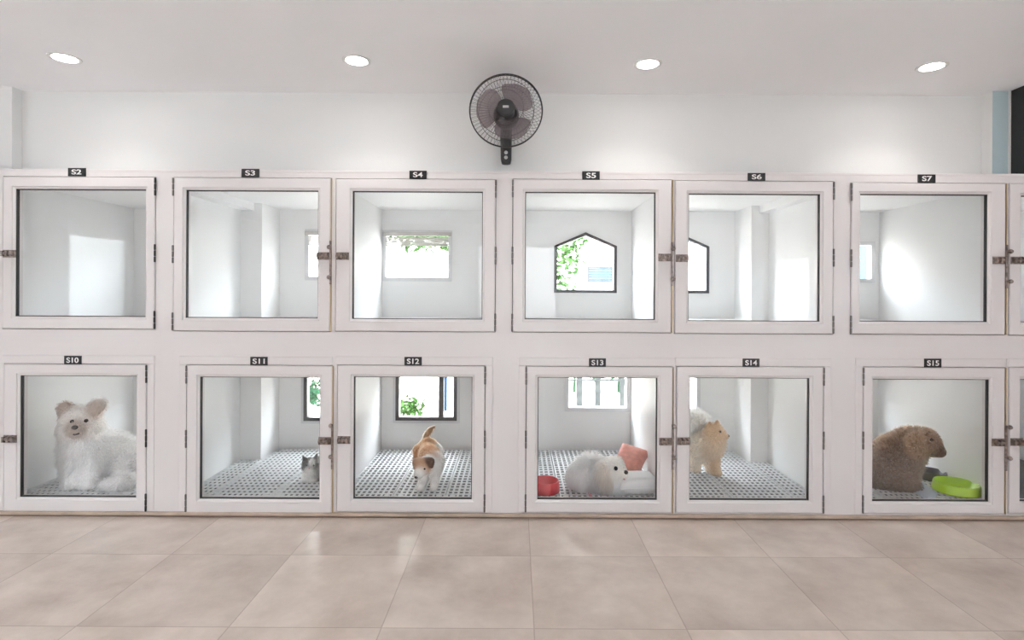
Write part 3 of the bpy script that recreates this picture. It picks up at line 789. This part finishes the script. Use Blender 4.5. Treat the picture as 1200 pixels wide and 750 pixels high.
class Beast:
    """limbs are tapered capsules and ellipsoids, blended into one skin"""
    def __init__(s, k=.014): s.pr = []; s.k = k
    def cap(s, a, b, ra, rb, col, fl=1.0, flat=None):
        s.pr.append(('c', np.array(a), np.array(b), ra, rb, np.array(col), fl)); return s
    def chain(s, pts, rs, col, fl=1.0):
        for i in range(len(pts) - 1): s.cap(pts[i], pts[i + 1], rs[i], rs[i + 1], col, fl)
        return s
    def ell(s, c, r, col, fl=1.0, rot=None):
        s.pr.append(('e', np.array(c), np.array(r), None if rot is None else np.array(rot), None, np.array(col), fl)); return s
    def dists(s, p):
        out = []
        for q in s.pr:
            if q[0] == 'c':
                _, a, b, ra, rb, _, _ = q
                ab = b - a; t = np.clip(((p - a) @ ab) / max(1e-9, ab @ ab), 0, 1)
                out.append(np.linalg.norm(p - a - t[:, None] * ab, axis=1) - (ra + (rb - ra) * t))
            else:
                _, c, r, R, _, _, _ = q
                d = p - c
                if R is not None: d = d @ R
                k0 = np.linalg.norm(d / r, axis=1); k1 = np.linalg.norm(d / (r * r), axis=1)
                out.append(k0 * (k0 - 1) / np.maximum(k1, 1e-6))
        return np.stack(out, 1)
    def f(s, p):
        D = s.dists(p); m = D.min(1)
        return m - s.k * np.log(np.exp(-(D - m[:, None]) / s.k).sum(1))
    def build(s, root, zfloor, h=.007, fur=6000, flen=.03, frad=.0016, comb=(0, 0, -1), droop=.7, curl=0.0, jitter=.25, seed=1):
        lo = np.full(3, 1e9); hi = -lo
        for q in s.pr:
            if q[0] == 'c':
                for pt, r in ((q[1], q[3]), (q[2], q[4])): lo = np.minimum(lo, pt - r); hi = np.maximum(hi, pt + r)
            else:
                r = q[2].max(); lo = np.minimum(lo, q[1] - r); hi = np.maximum(hi, q[1] + r)
        lo -= .03; hi += .03
        V, Q = surface_nets(s.f, lo, hi, h)
        V[:, 2] = np.maximum(V[:, 2], zfloor)
        def shade(p):
            D = s.dists(p); W = np.exp(-(D - D.min(1)[:, None]) / (s.k * .55)); W /= W.sum(1)[:, None]
            return W @ np.array([q[5] for q in s.pr]), W @ np.array([q[6] for q in s.pr])
        col, fl = shade(V)
        e = 1e-3
        def nrm(p):
            g = np.stack([s.f(p + e * np.eye(3)[k]) - s.f(p - e * np.eye(3)[k]) for k in range(3)], 1)
            return g / np.maximum(1e-9, np.linalg.norm(g, axis=1))[:, None]
        base = np.array(root.location)
        me = bpy.data.meshes.new('body'); me.from_pydata((V - base).tolist(), [], Q.tolist()); 
        me.polygons.foreach_set('use_smooth', [True] * len(me.polygons))
        at = me.color_attributes.new('coat', 'FLOAT_COLOR', 'POINT')
        at.data.foreach_set('color', np.concatenate([col, np.ones((len(V), 1))], 1).ravel())
        me.materials.append(M['skin']); me.update()
        o = bpy.data.objects.new('body', me); COL.objects.link(o); o.parent = root
        if fur:
            rng = np.random.default_rng(seed)
            T = V[Q]; ar = np.linalg.norm(np.cross(T[:, 2] - T[:, 0], T[:, 3] - T[:, 1]), axis=1)
            fi = rng.choice(len(Q), fur, p=ar / ar.sum()); a, b = rng.random((2, fur, 1))
            p0 = (T[fi, 0] * (1 - a) + T[fi, 1] * a) * (1 - b) + (T[fi, 3] * (1 - a) + T[fi, 2] * a) * b
            n0 = nrm(p0); c0, f0 = shade(p0)
            ok = (f0 > .06) & (p0[:, 2] > zfloor + .004)
            p0, n0, c0, f0 = p0[ok], n0[ok], c0[ok], f0[ok]; m = len(p0)
            cb = np.array(comb, float); cb = cb[None] - n0 * (n0 @ cb)[:, None]
            rd = rng.normal(size=(m, 3)) * jitter
            L = flen * f0 * (.65 + .6 * rng.random(m))
            d1 = n0 * .85 + cb * droop * .5 + rd; d1 /= np.linalg.norm(d1, axis=1)[:, None]
            d2 = n0 * .35 + cb * droop + rd * .7 + rng.normal(size=(m, 3)) * curl; d2 /= np.linalg.norm(d2, axis=1)[:, None]
            p1 = p0 + d1 * (L * .5)[:, None]; p2 = p1 + d2 * (L * .55)[:, None]
            p1[:, 2] = np.maximum(p1[:, 2], zfloor + .001); p2[:, 2] = np.maximum(p2[:, 2], zfloor + .001)
            p1[:, 1] = np.maximum(p1[:, 1], YIN + .008); p2[:, 1] = np.maximum(p2[:, 1], YIN + .008)
            cc = np.clip(c0 * (1 + rng.normal(size=(m, 1)) * .06), 0, .99)
            hc = bpy.data.hair_curves.new('fur'); hc.add_curves([4] * m)
            pm = p1 + (p2 - p1) * .5 + n0 * .001
            pts = np.stack([p0 - n0 * .003, p1, pm, p2], 1) - base
            hc.attributes['position'].data.foreach_set('vector', pts.astype(np.float32).ravel())
            ra = hc.attributes.get('radius') or hc.attributes.new('radius', 'FLOAT', 'POINT')
            rr_ = frad * .62 * (.7 + .6 * rng.random(m))[:, None] * np.array([[1, .9, .6, .12]])
            ra.data.foreach_set('value', rr_.astype(np.float32).ravel())
            ca = hc.attributes.new('coat', 'FLOAT_COLOR', 'CURVE')
            ca.data.foreach_set('color', np.concatenate([cc, np.ones((m, 1))], 1).astype(np.float32).ravel())
            hc.materials.append(M['fur'])
            fo = bpy.data.objects.new('fur', hc); COL.objects.link(fo); fo.parent = root
        return o
def ball(root, name, c, r, mat, sq=(1, 1, 1)):
    m = MB(); n, k = 16, 10; lo = []
    c = Vector(c)
    for i in range(k + 1):
        ph = PI * i / k
        lo.append([c + Vector((r * sq[0] * max(.01, math.sin(ph)) * math.cos(2 * PI * j / n), r * sq[1] * max(.01, math.sin(ph)) * math.sin(2 * PI * j / n), r * sq[2] * math.cos(ph))) for j in range(n)])
    m.loops(lo); return m.build(name, mat, root, True)
def p3(px, py, Y): return tuple(P(px, py, Y))
ZF = ZMAT + .0015

def dog_sitting_white():
    W = (.93, .92, .91); Cn = (.92, .87, .82); G = (.74, .73, .73); Br = (.47, .37, .31); Mz = (.55, .46, .40)
    g = P(110, 570, 3.58); t = thing('dog', 'fluffy white dog sitting in kennel S10, facing the door', 'dog', (g.x, 3.58, ZF))
    b = Beast(.016); Y = 3.49
    b.ell(p3(95, 494, Y + .02), (.100, .095, .088), Cn, .55)
    b.cap(p3(91, 501, Y - .05), p3(88, 504, Y - .095), .055, .038, Mz, .35)
    b.ell(p3(82, 504, Y - .01), (.045, .05, .04), Cn, .8); b.ell(p3(108, 503, Y - .0), (.045, .05, .04), Cn, .8)
    # ears, up with the tips folded over
    b.chain([p3(82, 487, Y + .02), p3(76, 478, Y + .01), p3(75, 484, Y - .02)], [.036, .026, .014], Br, .35)
    b.chain([p3(107, 485, Y + .02), p3(115, 476, Y + .01), p3(113, 484, Y - .02)], [.036, .026, .014], Br, .35)
    b.ell(p3(116, 473.5, Y + .02), (.022, .02, .02), W, .8)
    b.cap(p3(97, 505, Y + .06), p3(101, 530, Y + .10), .098, .118, W, 1)
    b.cap(p3(101, 530, Y + .08), p3(98, 548, Y + .06), .115, .09, W, 1)
    b.chain([p3(108, 528, Y + .14), p3(128, 533, Y + .20), p3(149, 538, Y + .25)], [.125, .125, .118], W, .9)
    b.cap(p3(138, 545, Y + .16), p3(150, 548, Y + .14), .085, .075, G, .8)
    b.chain([p3(89, 545, Y + .03), p3(86, 562, Y + .0), p3(83, 568, Y - .04)], [.050, .038, .036], W, .6)
    b.chain([p3(106, 545, Y + .03), p3(105, 563, Y - .0), p3(104, 570, Y - .04)], [.050, .040, .037], W, .6)
    q = floor_pt(142, 568, ZF + .03); b.chain([p3(150, 552, Y + .15), (q.x, q.y, ZF + .035), (q.x - .09, q.y - .02, ZF + .03)], [.07, .045, .032], G, .5)
    q = floor_pt(160, 556, ZF + .03); b.chain([p3(158, 545, Y + .30), (q.x + .06, 3.80, ZF + .05)], [.05, .035], W, 1)
    b.build(t, ZF, .0075, 13000, .046, .0017, (0, -.1, -1), 1.0, .2, .24, 3)
    ball(t, 'eye', p3(84.5, 494, Y - .088), .0115, M['eye']); ball(t, 'eye', p3(101, 493, Y - .090), .0115, M['eye'])
    ball(t, 'nose', p3(87.5, 501, Y - .132), .017, M['nose'], (1.15, .8, .8))
    m = MB().tube([p3(82.5, 507.5, Y - .112), p3(87.5, 509.5, Y - .128), p3(93, 508, Y - .112)], .0045, 8); m.build('mouth', M['nose'], t, True)
dog_sitting_white()

def puppy():
    Gi = (.50, .25, .13); W = (.86, .83, .80); Dk = (.10, .05, .035); Or = (.55, .31, .18)
    g = P(502, 565, 3.6); t = thing('dog', 'small ginger and white puppy, head down and tail up, in kennel S12', 'dog', (g.x, 3.62, ZF))
    b = Beast(.009)
    b.chain([p3(506, 541, 3.53), p3(503, 534, 3.64), p3(501, 528, 3.80)], [.058, .060, .057], Gi, .8)
    b.ell(p3(502, 522, 3.82), (.058, .055, .046), Gi, .8)
    b.cap(p3(509, 549, 3.48), p3(511, 540, 3.54), .046, .05, W, .9)
    b.cap(p3(504, 543, 3.50), p3(498, 546, 3.43), .050, .046, W, .7)
    b.ell(p3(496.5, 546, 3.41), (.045, .046, .042), Or, .3)
    b.chain([p3(494, 551, 3.385), p3(490, 556, 3.362), p3(488.5, 558, 3.357)], [.030, .022, .015], W, .25)
    b.chain([p3(500.5, 540.5, 3.405), p3(504.5, 541, 3.385), p3(506, 547, 3.37)], [.018, .018, .008], Dk, .2)
    b.chain([p3(491.5, 540.5, 3.41), p3(487.5, 541.5, 3.39), p3(486, 547, 3.375)], [.017, .016, .008], (.42, .25, .16), .2)
    b.chain([p3(499.5, 553, 3.49), p3(496, 563, 3.46), p3(493, 572, 3.445)], [.030, .020, .017], W, .4)
    q = floor_pt(491.5, 576, ZF); b.cap(p3(493, 572, 3.445), (q.x, 3.425, ZF + .014), .017, .018, W, .3)
    b.chain([p3(510, 552, 3.49), p3(509.5, 562, 3.47), p3(508.5, 571, 3.455)], [.030, .020, .017], W, .4)
    b.cap(p3(508.5, 571, 3.455), (P(508, 572, 3.44).x, 3.43, ZF + .014), .017, .018, W, .3)
    for px in (491, 511.5):
        x = P(px, 545, 3.82).x
        b.chain([(x * .995, 3.80, .235), (x, 3.77, .165), (x, 3.83, .125), (x, 3.80, ZF + .012)], [.042, .026, .015, .016], W if px > 500 else Gi, .5)
    b.chain([p3(498.5, 516, 3.87), p3(500, 510, 3.89), p3(503.5, 504.5, 3.90), p3(509, 500.5, 3.90)], [.016, .014, .012, .008], (.42, .24, .14), .7)
    b.build(t, ZF, .0055, 9000, .016, .0011, (0, -.5, -.7), .9, .1, .25, 5)
    ball(t, 'eye', p3(490.8, 548.3, 3.366), .0068, M['eye']); ball(t, 'eye', p3(497.5, 549.5, 3.362), .0068, M['eye'])
    ball(t, 'nose', p3(488, 559, 3.342), .011, M['nose'], (1.1, .8, .8))
puppy()

def dog_longhaired():
    W = (.98, .975, .97); Tn = (.78, .66, .55); Fc = (.92, .87, .81)
    g = P(700, 572, 3.47); t = thing('dog', 'long-haired white dog lying in kennel S13, open mouth turned to the cushions', 'dog', (g.x, 3.50, ZF))
    b = Beast(.015); Y = 3.475
    b.chain([p3(687, 560, Y + .03), p3(693, 554, Y + .08), p3(705, 560, Y + .03)], [.080, .082, .078], W, 1.1)
    b.ell((P(684, 565, Y).x, Y + .02, ZF + .06), (.075, .085, .062), W, 1)
    b.cap((P(702, 565, Y).x, Y + .0, ZF + .07), (P(718, 570, Y).x, Y - .02, ZF + .05), .075, .06, W, 1.2)
    hc = p3(717, 550.5, Y - .03)
    b.ell(hc, (.068, .064, .066), Fc, .42)
    b.cap(p3(723, 554, Y - .05), p3(729.5, 555.5, Y - .065), .036, .026, Fc, .15)
    b.cap(p3(725, 559.5, Y - .05), p3(729.5, 560.5, Y - .058), .017, .012, Fc, .1)
    b.chain([p3(709, 550, Y - .065), p3(708, 561, Y - .075), p3(710, 569, Y - .075)], [.022, .026, .017], Tn, 1.25)
    b.chain([p3(722, 543, Y + .01), p3(722, 553, Y + .03)], [.02, .02], Tn, .8)
    b.cap((P(712, 572, Y).x, Y - .055, ZF + .028), (P(728, 574, Y - .08).x, Y - .085, ZF + .02), .03, .024, W, .8)
    b.build(t, ZF, .007, 12000, .048, .0015, (0, -.25, -1), 1.2, .08, .15, 7)
    ball(t, 'eye', p3(721.5, 549, Y - .098), .0135, M['eye']); ball(t, 'eye', p3(729.5, 549, Y - .062), .0105, M['eye'])
    ball(t, 'nose', p3(733.5, 553.5, Y - .085), .0155, M['nose'], (.9, .9, .8))
    m = MB().tube([p3(726, 559, Y - .075), p3(730, 559.5, Y - .082), p3(733.5, 561, Y - .08)], [.007, .010, .007], 10); m.build('mouth', M['nose'], t, True)
    m = MB().tube([p3(728, 560.3, Y - .082), p3(731, 561, Y - .089), p3(733, 562.4, Y - .09)], [.005, .006, .004], 10); m.build('tongue', M['tongue'], t, True)
dog_longhaired()

def dog_cream():
    O = (.72, .50, .33); L = (.86, .73, .59); Wt = (.94, .89, .82); D = (.52, .33, .20)
    Y = 3.80
    g = P(822, 556, Y); t = thing('dog', 'fluffy cream dog standing with plumed tail in kennel S14', 'dog', (g.x, Y, ZF))
    b = Beast(.013)
    b.chain([p3(812, 522, Y + .05), p3(821, 521, Y + .02), p3(832, 522, Y - .02)], [.068, .070, .072], L, .85)
    b.cap(p3(833, 523, Y - .03), p3(836, 514, Y - .03), .070, .064, O, .9)
    b.ell(p3(837.5, 508, Y - .03), (.056, .060, .052), O, .42)
    b.cap(p3(843, 510.5, Y - .05), p3(851.5, 511.5, Y - .065), .027, .014, O, .06)
    b.chain([p3(832.5, 501, Y - .03), p3(831.5, 495.5, Y - .03)], [.018, .006], D, .3)
    b.chain([p3(840, 500, Y - .03), p3(840.8, 493.3, Y - .03)], [.018, .006], D, .3)
    b.chain([p3(806, 512, Y + .08), p3(806, 500, Y + .09), p3(814, 493, Y + .08), p3(822, 494, Y + .05)], [.035, .048, .052, .035], Wt, 1.3)
    for px, dy, c in ((831, -.01, L), (838.5, -.055, O)):
        x = P(px, 545, Y + dy).x
        b.chain([(x, Y + dy, .255), (x, Y + dy + .004, .165), (x + .005, Y + dy, ZF + .02), (x + .018, Y + dy - .008, ZF + .014)], [.032, .021, .016, .017], c, .18)
    for px, dy in ((809, .07), (815, .02)):
        x = P(px, 545, Y + dy).x
        b.chain([(x, Y + dy, .25), (x + .018, Y + dy, .185), (x - .012, Y + dy, .140), (x, Y + dy, ZF + .018), (x + .014, Y + dy, ZF + .014)], [.050, .032, .018, .016, .017], L, .2)
    b.build(t, ZF, .0062, 14000, .032, .0013, (-.35, 0, -.6), .55, .1, .35, 9)
    ball(t, 'eye', p3(844, 506, Y - .088), .0085, M['eye']); ball(t, 'eye', p3(847, 506, Y - .055), .006, M['eye'])
    ball(t, 'nose', p3(853.3, 511, Y - .068), .0095, M['nose'])
    MB().tube([p3(845, 514.3, Y - .077), p3(849, 514, Y - .078), p3(852, 513.3, Y - .073)], .0032, 8).build('mouth', M['nose'], t, True)
dog_cream()

def dog_brown():
    B = (.20, .115, .072); Bl = (.26, .16, .10); G = (.22, .165, .135); Dk = (.11, .065, .045)
    Y = 3.52
    g = P(1050, 572, Y + .05); t = thing('dog', 'curly brown dog sitting hunched in kennel S15 beside lime bowl', 'dog', (g.x, Y + .05, ZF))
    b = Beast(.016)
    b.chain([p3(1082, 517, Y), p3(1066, 520, Y + .04), p3(1050, 532, Y + .08), p3(1036, 545, Y + .10)], [.066, .082, .105, .125], B, .9)
    b.ell(p3(1084, 517.5, Y - .01), (.064, .064, .060), B, .4)
    b.chain([p3(1089, 521, Y - .02), p3(1096, 526.5, Y - .035), p3(1102, 530, Y - .04)], [.044, .034, .025], Dk, .08)
    b.chain([p3(1075, 512, Y - .055), p3(1071, 523, Y - .075), p3(1074, 531, Y - .07)], [.020, .030, .018], Bl, 1)
    b.cap(p3(1060, 536, Y + .03), p3(1056, 555, Y + .04), .092, .075, G, .9)
    b.cap(p3(1038, 548, Y + .08), p3(1020, 550, Y + .12), .130, .12, G, .8)
    for px, dy in ((1060, -.02), (1050, .05)):
        x = P(px, 560, Y + dy).x
        b.chain([(x, Y + dy + .02, .26), (x + .01, Y + dy, .15), (x + .012, Y + dy - .01, ZF + .025), (x + .05, Y + dy - .025, ZF + .02)], [.052, .040, .032, .028], G, .6)
    x = P(1036, 565, Y).x
    b.chain([(x - .05, Y + .06, .20), (x + .04, Y + .0, .15), (x - .02, Y + .02, ZF + .03), (x + .07, Y - .0, ZF + .024)], [.09, .07, .04, .03], G, .6)
    b.build(t, ZF, .0075, 15000, .034, .0021, (.1, 0, -.7), .6, .6, .5, 13)
    ball(t, 'eye', p3(1091, 515.5, Y - .074), .0115, M['eye']); ball(t, 'eye', p3(1095.5, 516, Y - .015), .007, M['eye'])
    ball(t, 'nose', p3(1105, 528.5, Y - .046), .0145, M['nose'])
    MB().tube([p3(1092, 533, Y - .075), p3(1097, 533.5, Y - .07), p3(1101, 533, Y - .06)], .004, 8).build('mouth', M['nose'], t, True)
dog_brown()

def kitten():
    G = (.09, .085, .085); W = (.80, .79, .77); L = (.24, .23, .225)
    Y = 3.60
    g = P(368, 565, Y + .03); t = thing('cat', 'grey and white kitten crouching at the edge of kennel S11', 'cat', (g.x, Y + .05, ZF))
    b = Beast(.008)
    b.ell(p3(363.5, 545.5, Y), (.046, .042, .040), G, .7)
    b.ell(p3(362, 550, Y - .034), (.020, .018, .015), W, .4)
    b.ell(p3(365.5, 542.5, Y - .030), (.012, .014, .022), W, .4)
    b.chain([p3(358, 540.5, Y), p3(355, 534.5, Y)], [.018, .004], G, .3)
    b.chain([p3(369, 539.5, Y), p3(371.5, 531.5, Y)], [.018, .004], L, .3)
    b.chain([p3(368, 553, Y + .02), p3(377, 549, Y + .09), p3(382, 551, Y + .16)], [.055, .068, .066], L, 1)
    b.cap(p3(364, 554, Y - .005), p3(366, 559, Y + .01), .040, .042, W, .9)
    for px in (359, 367):
        x = P(px, 562, Y).x
        b.chain([(x + .006, Y + .01, .17), (x, Y - .01, ZF + .02), (x - .002, Y - .03, ZF + .012)], [.026, .018, .016], W, .4)
    b.chain([p3(384, 556, Y + .2), p3(380, 560, Y + .09), (P(374, 563, Y).x, Y + .0, ZF + .016)], [.022, .02, .014], G, .7)
    for dy in (.06, .16):
        x = P(380, 560, Y + dy).x; b.chain([(x, Y + dy, .17), (x, Y + dy - .02, ZF + .015)], [.035, .018], L, .4)
    b.build(t, ZF, .005, 9000, .015, .0009, (.3, .4, -.6), .7, .1, .3, 17)
    for px in (360, 367.5): ball(t, 'eye', p3(px, 545.5, Y - .038), .0065, M['eye'])
    ball(t, 'nose', p3(362.2, 548.8, Y - .052), .0042, M['tongue'])
kitten()

# ------------------------------------------------------------------ outdoors behind the kennels
MB().box(-14, YB + .07, -.10, 14, 30, -.02).build('ground_outside', M['outground'], kind='structure')
MB().box(-14, 10.5, -.02, 14, 10.8, 3.6).build('wall_outside', M['outwall'], kind='structure')
# the strip of house wall round the kennels' back
MB().box(-4.7, YB + .0, ZT - .05, 4.7, YB + .1, ZC + .2).build('wall_rear_top', M['outwall'], kind='structure')
MB().box(-4.7, YW + .1, ZC - .01, 4.7, YB + .1, ZC + .2).build('roof_sky_block', M['outwall'], kind='structure')  # unseen slab, put in to keep sky light off the kennels
MB().box(-4.7, YIN + .002, 0, BND[0] - .025, YB + .06, ZT).build('wall_end_left', M['outwall'], kind='structure')
MB().box(BND[8] + .0005, YF + .007, 0, 4.7, YB + .06, ZT).build('wall_end_right', M['face'], kind='structure')
MB().box(-4.7, YF + .007, 0, BND[0] - .0005, YIN, ZT).build('wall_end_left_face', M['face'], kind='structure')
def foliage(mb, c, r, n, ls, rng):
    for _ in range(n):
        d = rng.normal(size=3); d /= np.linalg.norm(d); rr = r * (rng.random() ** .4)
        p = np.array(c) + d * rr * np.array([1, 1, .8])
        a = rng.normal(size=3); a /= np.linalg.norm(a); b = np.cross(a, rng.normal(size=3)); b /= np.linalg.norm(b); nn = np.cross(a, b)
        l = ls * (.7 + .6 * rng.random())
        mb.add([p, p + a * l * .45 + b * l * .22 + nn * l * .05, p + a * l, p + a * l * .45 - b * l * .22 + nn * l * .05], [(0, 1, 2), (0, 2, 3)])
def tree(label, x, y, h, blobs, mat, group, lname='tree', cat='tree', n=260, ls=.12, seed=1):
    rng = np.random.default_rng(seed)
    t = thing(lname, label, cat, (x, y, -.02), group)
    tr = MB(); tr.tube([(x, y, -.02), (x + .03, y, h * .5), (x, y, h)], [.05 * h / 2, .04 * h / 2, .02 * h / 2], 10)
    for c, r in blobs: tr.tube([(x, y, h * .8), tuple(c)], [.015 * h / 2, .006], 6)
    tr.build('trunk' if cat == 'tree' else 'stem', M['bark'], t, True)
    f = MB()
    for c, r in blobs: foliage(f, c, r, n, ls, rng)
    f.build('foliage', mat, t)
c4 = P(498, 286, 7.5); c3 = P(410, 290, 7.8)
tree('green tree seen through the window of kennel S4', c4.x + .45, 7.6, 2.1, [((c4.x, 7.5, c4.z + .12), .34), ((c4.x + .35, 7.6, c4.z + .15), .3), ((c4.x - .3, 7.4, c4.z + .2), .25)], M['leaf'], 'trees behind the kennels', seed=3)
c5 = P(664, 305, 8.8)
tree('pale green tree seen through the house-shaped window of S5', c5.x - .25, 8.9, 2.1, [((c5.x, 8.8, c5.z + .06), .28), ((c5.x - .12, 8.8, c5.z - .3), .3), ((c5.x + .1, 8.9, c5.z + .34), .24)], M['leaf'], 'trees behind the kennels', seed=5, n=120)
c12 = P(474, 484, 5.8)
tree('low green plant outside the window of kennel S12', c12.x, 5.85, .25, [((c12.x, 5.8, .12), .14), ((c12.x + .1, 5.85, .10), .11)], M['leaf'], 'plants outside the lower windows', 'garden_plant', 'plant', 120, .07, 7)
c11 = P(369, 478, 6.2)
tree('green plant outside the window of kennel S11', c11.x, 6.2, .35, [((c11.x, 6.2, .2), .2), ((c11.x - .15, 6.25, .15), .15)], M['leaf2'], 'plants outside the lower windows', 'garden_plant', 'plant', 150, .08, 8)
q = P(519, 470, 6.3)
tag(MB().lathe([(.05, 0), (.05, .9), (.055, .91), (.055, .95), (.01, .96)], (q.x, 6.3, -.02), 20).build('blue_post', M['bluepost'], None, True), 'blue post outside the window of kennel S12', 'post')
# far blue-grey window on the neighbouring wall
q0, q1 = P(688, 331, 10.5), P(719, 312, 10.5)
t = thing('neighbour_window', 'blue-grey window on the white wall seen through S5', 'window', ((q0.x + q1.x) / 2, 10.5, q0.z))
R = (q0.x, q0.z, q1.x, q1.z)
MB().loops([rect(R, 10.46), rect(grow(R, -.035), 10.46), rect(grow(R, -.035), 10.5), rect(R, 10.5)], closed=True).build('frame', M['dark'], t)
g = grow(R, -.035); w = MB()
for k in range(5):
    za = g[1] + (g[3] - g[1]) * k / 5; w.box(g[0], 10.47, za, g[2], 10.49, za + (g[3] - g[1]) / 5 - .008)
w.build('slats', M['bluewin'], t)
q0, q1 = P(948, 331, 9.0), P(1026, 288, 9.0)
t = thing('panel_screen', 'blue panel outdoors seen through the window of kennel S7', 'screen', ((q0.x + q1.x) / 2, 9.0, -.02))
MB().box(q0.x, 9.0, .7, q1.x, 9.04, 2.15).build('panel', M['bluewin'], t)
for x in (q0.x + .05, q1.x - .1): MB().box(x, 9.02, -.02, x + .06, 9.08, 2.2).build('post', M['darkframe'], t)
# garden fence seen through the lower window of S13
t = thing('garden_fence', 'grey post and rail fence outside the window of kennel S13', 'fence', (P(700, 470, 6.6).x, 6.6, -.02))
for px in (640, 679, 700.5, 729, 758, 790, 822):
    x = P(px, 460, 6.6).x; w_ = .034 if px != 729 else .027
    MB().box(x - w_, 6.58, -.02, x + w_, 6.62, .62).build('post', M['timber'], t)
for z in (.28, .46): MB().box(P(640, 460, 6.6).x, 6.56, z, P(825, 460, 6.6).x, 6.58, z + .018).build('rail', M['timber'], t)
hx = P(700, 440, 7.4).x
hd = MB(); rng = np.random.default_rng(4)
for k in range(7): hd.tube([(hx - .9 + .3 * k, 7.5, -.02), (hx - .88 + .3 * k, 7.5, .4)], .018, 6)
for k in range(7): foliage(hd, (hx - .9 + .3 * k, 7.5, .36), .32, 170, .09, rng)
tag(hd.build('hedge', M['leaf2'], None), 'green hedge behind the garden fence outside kennel S13', 'hedge')

MB().box(-7.6, -6, -.02, -7.4, 4, 3.2).build('wall_bounce_left', pmat('bounce_wall_grey', (.27, .275, .27), .9, noise=.04, scale=1), kind='structure')  # added unseen wall, tones the light and reflection of the left windows
MB().box(7.4, -6, -.02, 7.6, 4, 3.2).build('wall_bounce_right', pmat('bounce_wall_blue', (.13, .30, .38), .9, noise=.04, scale=1), kind='structure')  # added unseen wall, blue to cool the light from the right windows
MB().box(-9, -7.6, -.02, 9, -7.4, 3.6).build('wall_dimmer_front', pmat('dimmer_wall_grey', (.36, .34, .33), .9, noise=.05, scale=1), kind='structure')  # added unseen wall that cuts the daylight entering by the front door
MB().box(-14, -14, -.10, 14, RY0 - .2, -.02).build('ground_street', pmat('street_paving', (.30, .28, .26), .9, noise=.1, scale=2), kind='structure')
# ------------------------------------------------------------------ light
w = bpy.data.worlds.new('overcast_sky'); C.world = w; w.use_nodes = True
bg = w.node_tree.nodes['Background']; bg.inputs['Color'].default_value = (.86, .94, 1.0, 1); bg.inputs['Strength'].default_value = 22
def portal(loc, rot, sx, sy):
    ld = bpy.data.lights.new('window_portal', 'AREA'); ld.shape = 'RECTANGLE'; ld.size = sx; ld.size_y = sy
    ld.cycles.is_portal = True
    lo = bpy.data.objects.new('window_portal', ld); COL.objects.link(lo); lo.location = loc; lo.rotation_euler = rot
for nm_, xi, xo, spans, ops in SIDE:
    for y0, z0, y1, z1 in ops: portal((xo, (y0 + y1) / 2, (z0 + z1) / 2), (0, PI / 2 * (-1 if nm_ == 'left' else 1), 0), z1 - z0, y1 - y0)
for nm_, (wpx, kd) in [(k, v) for k, v in WIN.items() if v]:
    a, d, b, t_ = px_rect(wpx, YB); portal(((a + b) / 2, YB + .07, (d + t_) / 2), (-PI / 2, 0, 0), b - a, t_ - d)
for i, op in enumerate(opens):
    ld = bpy.data.lights.new('window_portal', 'AREA'); ld.shape = 'RECTANGLE'; ld.size = op[2] - op[0]; ld.size_y = op[3] - op[1]
    ld.cycles.is_portal = True
    lo = bpy.data.objects.new('window_portal', ld); COL.objects.link(lo)
    lo.location = ((op[0] + op[2]) / 2, RY0 - .12, (op[1] + op[3]) / 2); lo.rotation_euler = (PI / 2, 0, 0)

# ------------------------------------------------------------------ camera
cd = bpy.data.cameras.new('camera'); co = bpy.data.objects.new('camera', cd); COL.objects.link(co)
cd.sensor_fit = 'HORIZONTAL'; cd.sensor_width = 36; cd.lens = F / 1200 * 36
cd.shift_x = -(CX - 600) / 1200; cd.shift_y = -(375 - CY) / 1200
cd.clip_start = .02; cd.clip_end = 200
co.matrix_world = Matrix.Translation((0, 0, CAMZ)) @ Matrix.Rotation(PI / 2, 4, 'X') @ Matrix.Rotation(ROLL, 4, 'Z')
C.camera = co
vs_ = C.view_settings; C.display_settings.display_device = 'sRGB'
vs_.view_transform = 'Standard'; vs_.look = 'None'; vs_.gamma = 1; vs_.use_curve_mapping = False
vs_.exposure = 0.6
C.cycles.use_denoising = True
C.cycles.max_bounces = 10; C.cycles.diffuse_bounces = 6; C.cycles.transparent_max_bounces = 24
C.cycles.sample_clamp_indirect = 6
